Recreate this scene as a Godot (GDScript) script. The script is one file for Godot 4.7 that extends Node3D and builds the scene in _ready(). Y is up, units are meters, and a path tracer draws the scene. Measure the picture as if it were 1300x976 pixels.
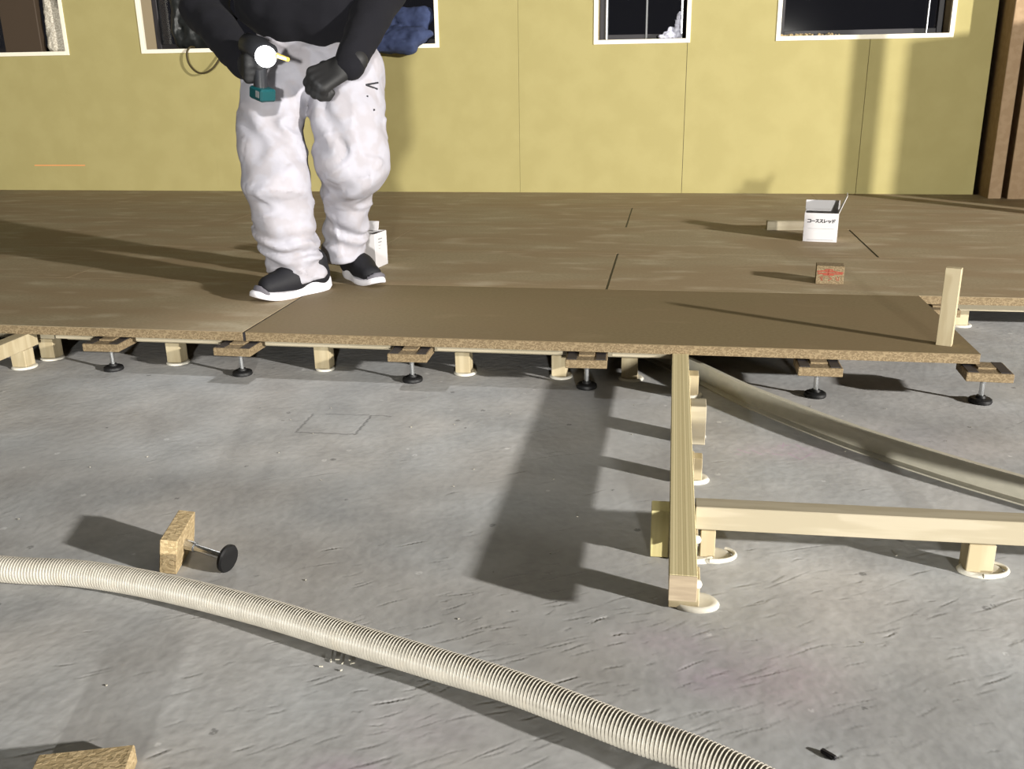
extends Node3D
# A raised timber floor under construction: worker with an impact driver on particle-board panels, bare slab in front.

const PLAT := 0.117        # top of the raised floor
const SLABCAM := 0.777     # camera height over the slab
const FRONT := -2.312      # front edge of the raised floor
const ROW := 0.617         # one panel row
const WALLZ := -5.377      # face of the yellow wall boards

var rng := RandomNumberGenerator.new()
var M := {}

# ------------------------------------------------------------------ bookkeeping
func put(o: Node, called: String, parent: Node) -> Node:
	var n := called
	var k := 0
	while parent.has_node(NodePath(n)):
		k += 1
		n = "%s_%03d" % [called, k]
	o.name = n
	parent.add_child(o, true)
	return o

func tag(o: Node, label: String, category: String, group := "") -> Node:
	o.set_meta("label", label)
	o.set_meta("category", category)
	if group != "":
		o.set_meta("group", group)
	return o

func thing(called: String, label: String, category: String, at := Vector3.ZERO, turn := 0.0, group := "") -> Node3D:
	var o := Node3D.new()
	put(o, called, self)
	o.position = at
	o.rotation.y = turn
	tag(o, label, category, group)
	return o

func struct(called: String, at := Vector3.ZERO) -> Node3D:
	var o := Node3D.new()
	put(o, called, self)
	o.position = at
	o.set_meta("kind", "structure")
	return o

func obj(called: String, mesh: Mesh, mat: Material, parent: Node = self) -> MeshInstance3D:
	var o := MeshInstance3D.new()
	o.mesh = mesh
	o.material_override = mat
	put(o, called, parent)
	return o

func dup(src: Node3D, called: String, at: Vector3, turn: float, label: String) -> Node3D:
	var o: Node3D = src.duplicate()
	put(o, called, self)
	o.position = at
	o.rotation = Vector3(0, turn, 0)
	o.set_meta("label", label)
	return o

# ------------------------------------------------------------------ mesh helpers
func begin() -> SurfaceTool:
	var st := SurfaceTool.new()
	st.begin(Mesh.PRIMITIVE_TRIANGLES)
	return st

func done(st: SurfaceTool) -> ArrayMesh:
	st.generate_normals()
	return st.commit()

func tri(st: SurfaceTool, a: Vector3, b: Vector3, c: Vector3, out: Vector3) -> void:
	if (b - a).cross(c - a).dot(out) > 0.0:
		var t := b
		b = c
		c = t
	st.add_vertex(a)
	st.add_vertex(b)
	st.add_vertex(c)

func quad(st: SurfaceTool, a: Vector3, b: Vector3, c: Vector3, d: Vector3, out: Vector3) -> void:
	tri(st, a, b, c, out)
	tri(st, a, c, d, out)

func flat(st: SurfaceTool) -> void:
	st.set_smooth_group(0xFFFFFFFF)

# a chamfered box
func box(st: SurfaceTool, c: Vector3, s: Vector3, b := 0.0015, turn := Basis()) -> void:
	flat(st)
	b = minf(b, minf(s.x, minf(s.y, s.z)) * 0.3)
	var h := s * 0.5
	var p := func(ax: int, sx: int, sy: int, sz: int) -> Vector3:
		var v := Vector3(h.x * sx, h.y * sy, h.z * sz)
		for k in 3:
			if k != ax:
				v[k] -= signf(v[k]) * b
		return c + turn * v
	for ax in 3:
		var u := (ax + 1) % 3
		var w := (ax + 2) % 3
		for s0 in [-1, 1]:
			var q := []
			for uv in [[-1, -1], [1, -1], [1, 1], [-1, 1]]:
				var sg := [0, 0, 0]
				sg[ax] = s0
				sg[u] = uv[0]
				sg[w] = uv[1]
				q.append(p.call(ax, sg[0], sg[1], sg[2]))
			var n := Vector3.ZERO
			n[ax] = s0
			quad(st, q[0], q[1], q[2], q[3], turn * n)
			for s1 in [-1, 1]:      # the edge between faces ax and u
				var e := []
				for f in [[ax, -1], [ax, 1], [u, 1], [u, -1]]:
					var sg := [0, 0, 0]
					sg[ax] = s0
					sg[u] = s1
					sg[w] = f[1]
					e.append(p.call(f[0], sg[0], sg[1], sg[2]))
				var m := Vector3.ZERO
				m[ax] = s0
				m[u] = s1
				quad(st, e[0], e[1], e[2], e[3], turn * m)
	for sx in [-1, 1]:
		for sy in [-1, 1]:
			for sz in [-1, 1]:
				tri(st, p.call(0, sx, sy, sz), p.call(1, sx, sy, sz), p.call(2, sx, sy, sz), turn * Vector3(sx, sy, sz))

func box_mesh(c: Vector3, s: Vector3, b := 0.0015, turn := Basis()) -> ArrayMesh:
	var st := begin()
	box(st, c, s, b, turn)
	return done(st)

func span(st: SurfaceTool, lo: Vector3, hi: Vector3, b := 0.001) -> void:
	box(st, (lo + hi) * 0.5, hi - lo, b)

# a surface of revolution about local y; profile of Vector2(radius, height)
func lathe(st: SurfaceTool, prof: Array, segs := 20, xf := Transform3D(), smooth := false, sx := 1.0, sz := 1.0) -> void:
	for i in prof.size() - 1:
		var a: Vector2 = prof[i]
		var b: Vector2 = prof[i + 1]
		st.set_smooth_group(1 if smooth else 1 + i)
		var t := b - a
		var nn := Vector2(t.y, -t.x)
		for k in segs:
			var t0 := TAU * k / segs
			var t1 := TAU * (k + 1) / segs
			var tm := (t0 + t1) * 0.5
			var out := xf.basis * Vector3(nn.x * cos(tm), nn.y, nn.x * sin(tm))
			var q0 := xf * Vector3(a.x * cos(t0) * sx, a.y, a.x * sin(t0) * sz)
			var q1 := xf * Vector3(a.x * cos(t1) * sx, a.y, a.x * sin(t1) * sz)
			var q2 := xf * Vector3(b.x * cos(t1) * sx, b.y, b.x * sin(t1) * sz)
			var q3 := xf * Vector3(b.x * cos(t0) * sx, b.y, b.x * sin(t0) * sz)
			if a.x > 1e-6:
				tri(st, q0, q1, q2, out)
			if b.x > 1e-6:
				tri(st, q0, q2, q3, out)
	flat(st)

func along(a: Vector3, b: Vector3) -> Transform3D:     # local y runs from a to b
	var y := (b - a).normalized()
	var x := y.cross(Vector3(0.31, 0.2, 0.93)).normalized()
	return Transform3D(Basis(x, y, x.cross(y)), a)

func rod(st: SurfaceTool, a: Vector3, b: Vector3, r0: float, r1: float, segs := 16) -> void:
	var l := a.distance_to(b)
	lathe(st, [Vector2(0, 0), Vector2(r0, 0), Vector2(r1, l), Vector2(0, l)], segs, along(a, b))

# a tube along points; radii may change point by point
func tube(st: SurfaceTool, pts: Array, rad: Array, segs := 12) -> void:
	var rings := []
	var up := Vector3.UP
	for i in pts.size():
		var d: Vector3 = (pts[mini(i + 1, pts.size() - 1)] - pts[maxi(i - 1, 0)]).normalized()
		if absf(d.dot(up)) > 0.97:
			up = Vector3(0.3, 0.1, 1).normalized()
		var x := d.cross(up).normalized()
		var y := x.cross(d)
		up = y
		var ring := []
		for k in segs:
			var t := TAU * k / segs
			ring.append(pts[i] + (x * cos(t) + y * sin(t)) * rad[i % rad.size()])
		rings.append(ring)
	st.set_smooth_group(1)
	for i in pts.size() - 1:
		for k in segs:
			var k1 := (k + 1) % segs
			quad(st, rings[i][k], rings[i][k1], rings[i + 1][k1], rings[i + 1][k], rings[i][k] + rings[i][k1] - pts[i] * 2.0)
	flat(st)
	for e in [0, pts.size() - 1]:
		var d: Vector3 = (pts[0] - pts[1]) if e == 0 else (pts[e] - pts[e - 1])
		for k in segs:
			tri(st, pts[e], rings[e][k], rings[e][(k + 1) % segs], d)

# a flat bar in a plane: stroke lettering as thin raised strips
func stroke(st: SurfaceTool, a: Vector3, b: Vector3, width: float, depth: float, n: Vector3) -> void:
	var x := b - a
	var l := x.length()
	x = x / l
	var y := n.cross(x).normalized()
	box(st, (a + b) * 0.5, Vector3(l + width * 0.6, width, depth), 0.0001, Basis(x, y, n))

# Catmull-Rom through points
func curve(pts: Array, per: int) -> Array:
	var out := []
	for i in pts.size() - 1:
		var p0: Vector3 = pts[maxi(i - 1, 0)]
		var p3: Vector3 = pts[mini(i + 2, pts.size() - 1)]
		for k in per:
			out.append((pts[i] as Vector3).cubic_interpolate(pts[i + 1], p0, p3, float(k) / per))
	out.append(pts[-1])
	return out

# ------------------------------------------------------------------ blended limbs: a field of tapered capsules meshed as surface nets
# bones: [a, b, ra, rb]
func nets(bones: Array, cell: float, k: float, off := Vector3.ZERO, amp := 0.0, noise: FastNoiseLite = null, ns := Vector3.ONE, cuts := [], cloth := false) -> ArrayMesh:
	var lo := Vector3(1e9, 1e9, 1e9)
	var hi := -lo
	for b in bones:
		var r: float = maxf(b[2], b[3]) + amp + cell * 3.0
		for e in 2:
			lo = lo.min(b[e] - Vector3.ONE * r)
			hi = hi.max(b[e] + Vector3.ONE * r)
	var nx := int((hi.x - lo.x) / cell) + 2
	var ny := int((hi.y - lo.y) / cell) + 2
	var nz := int((hi.z - lo.z) / cell) + 2
	var f := PackedFloat32Array()
	f.resize(nx * ny * nz)
	f.fill(1.0)
	for b in bones:
		var a: Vector3 = b[0]
		var ba: Vector3 = b[1] - a
		var bb := maxf(ba.length_squared(), 1e-9)
		var ra: float = b[2]
		var rb: float = b[3]
		var pad := maxf(ra, rb) + k + amp + cell * 2.0
		var l0 := (a.min(b[1]) - Vector3.ONE * pad - lo) / cell
		var l1 := (a.max(b[1]) + Vector3.ONE * pad - lo) / cell
		for z in range(maxi(int(l0.z), 0), mini(int(l1.z) + 1, nz)):
			for y in range(maxi(int(l0.y), 0), mini(int(l1.y) + 1, ny)):
				var row := (z * ny + y) * nx
				for x in range(maxi(int(l0.x), 0), mini(int(l1.x) + 1, nx)):
					var pa := lo + Vector3(x, y, z) * cell - a
					var h := clampf(pa.dot(ba) / bb, 0.0, 1.0)
					var d := (pa - ba * h).length() - lerpf(ra, rb, h)
					var c := f[row + x]
					var m := maxf(k - absf(c - d), 0.0)
					f[row + x] = minf(c, d) - m * m * 0.25 / k
	if noise or cuts.size() or cloth:
		for z in nz:
			for y in ny:
				var row := (z * ny + y) * nx
				for x in nx:
					var v := f[row + x]
					if absf(v) < amp * 2.0 + cell * 3.0 or cuts.size() and v < cell * 2.0:
						var p := lo + Vector3(x, y, z) * cell
						if noise:
							v -= amp * noise.get_noise_3d(p.x * ns.x, p.y * ns.y, p.z * ns.z)
						if cloth:
							v -= folds(p)
						for c in cuts:
							v = maxf(v, (c[0] as Vector3).dot(p) - float(c[1]))
						f[row + x] = v
	var ids := PackedInt32Array()
	ids.resize(nx * ny * nz)
	ids.fill(-1)
	var verts := PackedVector3Array()
	var idx := PackedInt32Array()
	var steps := [1, nx, nx * ny]
	var corner := []
	for c in 8:
		corner.append((c & 1) + ((c >> 1) & 1) * nx + ((c >> 2) & 1) * nx * ny)
	for z in nz - 1:
		for y in ny - 1:
			for x in nx - 1:
				var i := (z * ny + y) * nx + x
				if absf(f[i]) > cell * 5.0:
					continue
				var mask := 0
				for c in 8:
					if f[i + corner[c]] < 0.0:
						mask |= 1 << c
				if mask == 0 or mask == 255:
					continue
				var s := Vector3.ZERO
				var n := 0
				for c in 8:
					for ax in 3:
						var o := c | (1 << ax)
						if o != c and ((mask >> c) & 1) != ((mask >> o) & 1):
							var f0 := f[i + corner[c]]
							var t := f0 / (f0 - f[i + corner[o]])
							var q := Vector3(c & 1, (c >> 1) & 1, (c >> 2) & 1)
							q[ax] += t
							s += q
							n += 1
				ids[i] = verts.size()
				verts.append(lo + (Vector3(x, y, z) + s / n) * cell - off)
	for z in range(1, nz - 1):
		for y in range(1, ny - 1):
			for x in range(1, nx - 1):
				var i := (z * ny + y) * nx + x
				if ids[i] < 0:
					continue
				var in0 := f[i] < 0.0
				for ax in 3:
					if in0 == (f[i + steps[ax]] < 0.0):
						continue
					var u: int = steps[(ax + 1) % 3]
					var w: int = steps[(ax + 2) % 3]
					var q := [ids[i], ids[i - u], ids[i - u - w], ids[i - w]]
					if q.min() < 0:
						continue
					if in0:
						idx.append_array([q[0], q[2], q[1], q[0], q[3], q[2]])
					else:
						idx.append_array([q[0], q[1], q[2], q[0], q[2], q[3]])
	var nor := PackedVector3Array()
	nor.resize(verts.size())
	for t in range(0, idx.size(), 3):
		var g := (verts[idx[t + 2]] - verts[idx[t]]).cross(verts[idx[t + 1]] - verts[idx[t]])
		for e in 3:
			nor[idx[t + e]] += g
	for v in nor.size():
		nor[v] = nor[v].normalized()
	var arr := []
	arr.resize(Mesh.ARRAY_MAX)
	arr[Mesh.ARRAY_VERTEX] = verts
	arr[Mesh.ARRAY_NORMAL] = nor
	arr[Mesh.ARRAY_INDEX] = idx
	var mesh := ArrayMesh.new()
	mesh.add_surface_from_arrays(Mesh.PRIMITIVE_TRIANGLES, arr)
	return mesh

# ------------------------------------------------------------------ textures and materials
func fnl(seed_: int, freq: float, kind := FastNoiseLite.TYPE_SIMPLEX_SMOOTH, octaves := 4) -> FastNoiseLite:
	var n := FastNoiseLite.new()
	n.seed = seed_
	n.noise_type = kind
	n.frequency = freq
	n.fractal_octaves = octaves
	n.fractal_type = FastNoiseLite.FRACTAL_FBM if octaves > 1 else FastNoiseLite.FRACTAL_NONE
	return n

func gray(n: FastNoiseLite, w: int, h: int, fw := 0, fh := 0) -> PackedByteArray:
	var im := n.get_seamless_image(fw if fw else w, fh if fh else h)
	im.convert(Image.FORMAT_L8)
	if fw or fh:
		im.resize(w, h, Image.INTERPOLATE_CUBIC)
	return im.get_data()

func colored(w: int, h: int, layers: Array) -> ImageTexture:     # layers: [bytes, low colour, high colour, from, to] multiplied / mixed in turn
	var out := PackedByteArray()
	out.resize(w * h * 3)
	var first: Array = layers[0]
	var c0: Color = first[1]
	var c1: Color = first[2]
	var lut := []
	for v in 256:
		lut.append(c0.lerp(c1, smoothstep(first[3], first[4], v / 255.0)))
	var src: PackedByteArray = first[0]
	for i in w * h:
		var c: Color = lut[src[i]]
		for l in range(1, layers.size()):
			var L: Array = layers[l]
			var t := clampf((L[0][i] / 255.0 - L[2]) / (L[3] - L[2]), 0.0, 1.0)
			c = c.lerp(L[1], t * L[4])
		out[i * 3] = c.r8
		out[i * 3 + 1] = c.g8
		out[i * 3 + 2] = c.b8
	return ImageTexture.create_from_image(Image.create_from_data(w, h, false, Image.FORMAT_RGB8, out))

func height_tex(bytes: PackedByteArray, w: int, h: int) -> ImageTexture:
	return ImageTexture.create_from_image(Image.create_from_data(w, h, false, Image.FORMAT_L8, bytes))

func mat(c: Color, rough := 0.8, metal := 0.0) -> StandardMaterial3D:
	var m := StandardMaterial3D.new()
	m.albedo_color = c
	m.roughness = rough
	m.metallic = metal
	m.metallic_specular = 0.4
	return m

func textured(t: Texture2D, size: Vector3, rough := 0.85, world := false, bump: Texture2D = null, cm := 0.0) -> StandardMaterial3D:
	var m := mat(Color.WHITE, rough)
	m.albedo_texture = t
	m.uv1_triplanar = true
	m.uv1_world_triplanar = world
	m.uv1_triplanar_sharpness = 8.0
	m.uv1_scale = Vector3.ONE / size
	if bump:
		m.heightmap_enabled = true
		m.heightmap_texture = bump
		m.heightmap_scale = cm
	return m

func slab_material() -> StandardMaterial3D:
	var w := 2048
	var h := 1024
	var x0 := -2.8
	var z0 := -3.0
	var px := 4.8 / w
	var pz := 2.4 / h
	var fine := gray(fnl(11, 0.09), w, h)
	var mid := gray(fnl(12, 0.012), w, h)
	var big := gray(fnl(13, 0.0035, FastNoiseLite.TYPE_SIMPLEX_SMOOTH, 3), w, h)
	var hue := gray(fnl(14, 0.006, FastNoiseLite.TYPE_SIMPLEX_SMOOTH, 2), w, h)
	var hgt := PackedFloat32Array()
	hgt.resize(w * h)
	var rgb := PackedFloat32Array()     # extra darkening of scratches and marks
	rgb.resize(w * h)
	for i in w * h:
		hgt[i] = 0.5 + (fine[i] - 128) / 255.0 * 0.055 + (mid[i] - 128) / 255.0 * 0.016
	rng.seed = 77
	# trowel scratches, all running the same way
	for s in 5200:
		var sx := rng.randf_range(-1.6, 1.9)
		var sz := rng.randf_range(-2.3, -0.65)
		var dense := smoothstep(-1.55, -1.2, sz) * smoothstep(-0.75, -0.3, sx) * (0.55 + 0.45 * exp(-pow((sx + 0.22) / 0.25, 2.0)))
		if rng.randf() > 0.05 + 0.95 * dense:
			continue
		var ang := deg_to_rad(32.0 + rng.randfn(0, 5.0))
		var ln := rng.randf_range(0.015, 0.06) * (1.0 if rng.randf() < 0.9 else 2.2)
		var deep := rng.randf_range(0.02, 0.075) * (1.0 if rng.randf() < 0.94 else 2.4) * (1.0 + 0.9 * exp(-pow((sx + 0.22) / 0.22, 2.0) - pow((sz + 1.2) / 0.14, 2.0)))
		var wid := rng.randf_range(0.7, 1.1)
		var n := int(ln / px * 1.2)
		for k in n:
			var t := float(k) / n
			var cx := (sx - x0 + cos(ang) * ln * t) / px
			var cz := (sz - z0 - sin(ang) * ln * t) / pz + sin(t * 5.0 + sx * 40.0) * 0.7
			var fade := sin(PI * t)
			for dx in range(-4, 5):
				var xi := int(cx) + dx
				var zi := int(cz + dx * 0.5)
				if xi < 0 or zi < 0 or xi >= w or zi >= h:
					continue
				var q := dx / wid
				var i := zi * w + xi
				hgt[i] += deep * fade * (0.55 * exp(-(q - 1.3) * (q - 1.3)) - exp(-q * q)) * 0.55
				rgb[i] = minf(rgb[i], -0.03 * fade * exp(-q * q))
	# a scored square patch, a few hairlines and a faint pencilled cross line
	var lines := [[-0.827, -1.905, -0.689, -1.909, 1.0], [-0.689, -1.909, -0.689, -2.033, 1.0], [-0.80, -2.03, -0.66, -2.036, 0.7], [-0.828, -1.905, -0.832, -2.027, 0.8], [-0.66, -2.036, -0.64, -2.03, 0.8],
		[0.31, -1.11, 0.40, -1.18, 0.15]]
	for L in lines:
		var n := int(Vector2(L[2] - L[0], L[3] - L[1]).length() / px * 2.0)
		for k in n:
			var t := float(k) / n
			var cx := int((lerpf(L[0], L[2], t) - x0) / px + sin(t * 31.0) * 0.6)
			var cz := int((lerpf(L[1], L[3], t) - z0) / pz + cos(t * 23.0) * 0.6)
			for dx in range(-1, 2):
				for dz in range(-1, 2):
					var i := (cz + dz) * w + cx + dx
					var q := exp(-(dx * dx + dz * dz) * 0.8)
					hgt[i] = minf(hgt[i], 0.5 - 0.07 * q * L[4])
					rgb[i] = minf(rgb[i], -0.14 * q * L[4])
	# pale splashes of glue and pits
	for s in 260:
		var cx := rng.randi_range(6, w - 7)
		var cz := rng.randi_range(6, h - 7)
		var v := 0.10 if rng.randf() < 0.55 else -0.16
		var r := rng.randi_range(1, 2)
		for dx in range(-r, r + 1):
			for dz in range(-r, r + 1):
				if dx * dx + dz * dz <= r * r + 1 and rng.randf() < 0.75:
					rgb[(cz + dz) * w + cx + dx] = v
	# chalk: pink smears and small red survey marks
	var pink := PackedFloat32Array()
	pink.resize(w * h)
	for P in [[0.02, -1.18, 0.09, 0.05, 0.30], [0.17, -1.12, 0.10, 0.10, 0.35], [0.07, -1.10, 0.06, 0.04, 0.4], [0.27, -1.93, 0.12, 0.05, 0.35], [-0.35, -0.86, 0.06, 0.03, 0.6], [0.5, -2.0, 0.25, 0.15, 0.15], [-0.28, -0.95, 0.1, 0.06, 0.15]]:
		for zi in range(int((P[1] - P[3] * 2 - z0) / pz), int((P[1] + P[3] * 2 - z0) / pz)):
			for xi in range(int((P[0] - P[2] * 2 - x0) / px), int((P[0] + P[2] * 2 - x0) / px)):
				var q := Vector2((x0 + xi * px - P[0]) / P[2], (z0 + zi * pz - P[1]) / P[3])
				pink[zi * w + xi] += P[4] * exp(-q.length_squared() * 1.6) * (0.4 + fine[zi * w + xi] / 255.0)
	for L in [[0.16, -1.925, 0.185, -1.905], [0.19, -1.925, 0.21, -1.9], [0.245, -1.955, 0.275, -1.965], [0.255, -1.945, 0.26, -1.975], [0.285, -1.97, 0.30, -1.94], [0.265, -1.915, 0.285, -1.885], [0.287, -1.89, 0.315, -1.925], [0.23, -1.91, 0.25, -1.905], [0.155, -1.9, 0.165, -1.895]]:
		for k in 40:
			var t := k / 40.0
			pink[int((lerpf(L[1], L[3], t) - z0) / pz) * w + int((lerpf(L[0], L[2], t) - x0) / px)] = 1.1
	var out := PackedByteArray()
	out.resize(w * h * 3)
	for i in w * h:
		var v := 0.655 + (fine[i] - 128) / 255.0 * 0.05 + (mid[i] - 128) / 255.0 * 0.10 + (big[i] - 128) / 255.0 * 0.09 + rgb[i]
		var t := (hue[i] - 128) / 255.0 * 0.03
		var p := pink[i]
		out[i * 3] = int(clampf(v * (0.995 + t) + 0.02 * p, 0, 1) * 255)
		out[i * 3 + 1] = int(clampf(v * 0.995 - 0.055 * p, 0, 1) * 255)
		out[i * 3 + 2] = int(clampf(v * (0.992 - t) + 0.005 * p, 0, 1) * 255)
	var tex := ImageTexture.create_from_image(Image.create_from_data(w, h, false, Image.FORMAT_RGB8, out))
	var bump := ImageTexture.create_from_image(Image.create_from_data(w, h, false, Image.FORMAT_RF, hgt.to_byte_array()))
	var m := textured(tex, Vector3(4.8, 1.0, 2.4), 0.82, true, bump, 1.0)
	m.uv1_offset = Vector3(-x0 / 4.8, 0, -z0 / 2.4)
	return m

func make_materials() -> void:
	M.slab = slab_material()
	# particle board: chips on edges, a smoother face on top
	var chips := fnl(21, 0.075, FastNoiseLite.TYPE_CELLULAR, 1)
	chips.cellular_return_type = FastNoiseLite.RETURN_CELL_VALUE
	var chip := gray(chips, 512, 512, 512, 700)
	var grain := gray(fnl(22, 0.12), 512, 512)
	var dark := gray(fnl(23, 0.05, FastNoiseLite.TYPE_CELLULAR, 1), 512, 512)
	M.chip = textured(colored(512, 512, [[chip, Color8(106, 91, 68), Color8(130, 114, 88), 0.1, 0.9], [grain, Color8(94, 74, 52), 0.66, 0.95, 0.35], [dark, Color8(150, 134, 106), 0.75, 0.95, 0.3]]), Vector3.ONE * 0.15, 0.9, false, height_tex(chip, 512, 512), 0.05)
	M.chip_pale = textured(colored(512, 512, [[chip, Color8(150, 132, 98), Color8(176, 157, 122), 0.1, 0.9], [grain, Color8(128, 94, 62), 0.62, 0.9, 0.5], [dark, Color8(160, 110, 78), 0.8, 0.95, 0.4]]), Vector3.ONE * 0.2, 0.9, false, height_tex(chip, 512, 512), 0.08)
	var dust := gray(fnl(24, 0.014, FastNoiseLite.TYPE_SIMPLEX_SMOOTH, 5), 1024, 1024, 640, 1024)
	var patch := gray(fnl(25, 0.006, FastNoiseLite.TYPE_SIMPLEX_SMOOTH, 3), 1024, 1024, 600, 1024)
	var speck := gray(fnl(26, 0.2), 1024, 1024)
	M.top_dusty = textured(colored(1024, 1024, [[speck, Color8(139, 126, 101), Color8(151, 138, 113), 0.2, 0.8], [patch, Color8(136, 116, 90), 0.35, 0.7, 0.6], [dust, Color8(188, 180, 160), 0.58, 0.92, 0.5]]), Vector3(3.1, 3.1, 1.9), 0.75, true)
	M.top_clean = textured(colored(1024, 1024, [[speck, Color8(108, 94, 68), Color8(115, 101, 75), 0.2, 0.8], [patch, Color8(114, 97, 72), 0.4, 0.7, 0.5], [dust, Color8(132, 118, 92), 0.7, 0.9, 0.3]]), Vector3(2.7, 2.7, 2.2), 0.7, true)
	# pale sawn timber
	var long := gray(fnl(31, 0.02, FastNoiseLite.TYPE_SIMPLEX_SMOOTH, 4), 512, 512, 60, 512)
	M.wood_x = textured(colored(512, 512, [[long, Color8(150, 141, 120), Color8(160, 151, 131), 0.3, 0.7]]), Vector3.ONE * 0.4, 0.7)
	var long2 := gray(fnl(32, 0.02, FastNoiseLite.TYPE_SIMPLEX_SMOOTH, 4), 512, 512, 512, 60)
	M.wood_y = textured(colored(512, 512, [[long2, Color8(160, 147, 118), Color8(172, 160, 132), 0.3, 0.7]]), Vector3.ONE * 0.4, 0.7)
	M.wood_dull = textured(colored(512, 512, [[long2, Color8(222, 210, 150), Color8(236, 224, 168), 0.3, 0.7]]), Vector3.ONE * 0.4, 0.8)
	# laminated veneer: plies across x
	var ply := Image.create(256, 64, false, Image.FORMAT_L8)
	rng.seed = 5
	for x in 256:
		var p := int(x / 22.0)
		var v := 0.45 + 0.5 * fmod(p * 0.618, 1.0)
		if x % 22 < 3:
			v = 0.05
		for y in 64:
			ply.set_pixel(x, y, Color(clampf(v + rng.randf_range(-0.08, 0.08), 0, 1), 0, 0))
	M.lvl = textured(colored(256, 64, [[ply.get_data(), Color8(160, 146, 106), Color8(204, 192, 152), 0.0, 1.0]]), Vector3(0.052, 0.3, 0.3), 0.8)
	var m0 := gray(fnl(41, 0.02), 512, 512)
	M.wall = textured(colored(512, 512, [[m0, Color8(156, 146, 97), Color8(160, 150, 101), 0.2, 0.8]]), Vector3.ONE * 2.3, 0.8, true)
	M.plaster = textured(colored(512, 512, [[m0, Color8(84, 83, 80), Color8(92, 91, 88), 0.3, 0.7]]), Vector3.ONE * 1.5, 0.9, true)
	M.column = textured(colored(512, 512, [[m0, Color8(152, 128, 100), Color8(160, 136, 108), 0.3, 0.7]]), Vector3.ONE * 0.5, 0.9, true)
	M.frame = mat(Color8(240, 232, 214), 0.5)
	M.jamb = mat(Color8(150, 136, 110), 0.7)
	M.alu = mat(Color8(200, 204, 210), 0.28, 0.9)
	M.sash = mat(Color8(40, 38, 42), 0.5)
	M.glass = mat(Color(0.03, 0.03, 0.035, 0.10), 0.03)
	M.glass.transparency = BaseMaterial3D.TRANSPARENCY_ALPHA
	M.steel = mat(Color8(196, 198, 200), 0.25, 0.95)
	M.rubber = mat(Color8(22, 22, 23), 0.55)
	M.glue = mat(Color8(206, 202, 190), 0.25)
	M.hose = mat(Color8(206, 200, 184), 0.5)
	var dirt := gray(fnl(43, 0.03), 512, 512)
	M.hose = textured(colored(512, 512, [[dirt, Color8(166, 161, 150), Color8(174, 169, 158), 0.3, 0.7], [m0, Color8(180, 170, 152), 0.62, 0.9, 0.4]]), Vector3.ONE * 0.5, 0.45)
	M.duct = textured(colored(512, 512, [[dirt, Color8(172, 168, 154), Color8(178, 174, 160), 0.2, 0.8]]), Vector3.ONE * 0.4, 0.38)
	M.card = mat(Color8(190, 188, 190), 0.6)
	M.ink = mat(Color8(42, 42, 46), 0.7)
	M.red_ink = mat(Color8(136, 64, 48), 0.8)
	M.ply = textured(colored(512, 512, [[long, Color8(138, 124, 104), Color8(156, 142, 120), 0.2, 0.8]]), Vector3.ONE * 0.2, 0.8)
	var stain := gray(fnl(51, 0.012, FastNoiseLite.TYPE_SIMPLEX_SMOOTH, 3), 512, 512)
	M.trousers = textured(colored(512, 512, [[stain, Color8(152, 149, 155), Color8(158, 157, 166), 0.3, 0.6], [dirt, Color8(160, 150, 148), 0.7, 0.95, 0.25]]), Vector3.ONE * 0.5, 0.9)
	M.sweater = mat(Color8(11, 11, 18), 0.95)
	M.sweater.rim_enabled = true
	M.sweater.rim = 0.05
	M.glove = mat(Color8(34, 34, 35), 0.6)
	M.skin = mat(Color8(206, 160, 130), 0.6)
	M.hair = mat(Color8(28, 24, 22), 0.7)
	M.shoe = mat(Color8(20, 20, 25), 0.7)
	M.sole = mat(Color8(205, 203, 208), 0.5)
	M.toe = mat(Color8(92, 90, 97), 0.6)
	M.denim = textured(colored(512, 512, [[dirt, Color8(54, 64, 96), Color8(60, 71, 104), 0.2, 0.8]]), Vector3.ONE * 0.6, 0.95)
	M.plastic_dark = mat(Color8(38, 39, 42), 0.35)
	M.teal = mat(Color8(8, 62, 66), 0.45)
	M.grey = mat(Color8(120, 122, 124), 0.5)
	M.yellow = mat(Color8(226, 190, 84), 0.4)
	M.black_bag = mat(Color8(30, 32, 32), 0.4)
	M.film = mat(Color8(206, 208, 226), 0.35)  # pale bluish tone standing in for the glow in the third window
	M.sheet = textured(colored(512, 512, [[dirt, Color8(176, 168, 152), Color8(214, 208, 194), 0.3, 0.7]]), Vector3.ONE * 0.2, 0.9)
	M.cable = mat(Color8(60, 52, 30), 0.6)
	M.brown = mat(Color8(66, 54, 42), 0.7)
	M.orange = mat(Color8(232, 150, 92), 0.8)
	M.lamp = mat(Color8(250, 248, 240), 0.5)
	M.lamp.emission_enabled = true
	M.lamp.emission = Color(1.0, 0.97, 0.9)
	M.lamp.emission_energy_multiplier = 4.0
	M.led = mat(Color.WHITE, 0.4)
	M.led.emission_enabled = true
	M.led.emission = Color(1.0, 1.0, 1.0)
	M.led.emission_energy_multiplier = 12.0

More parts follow.
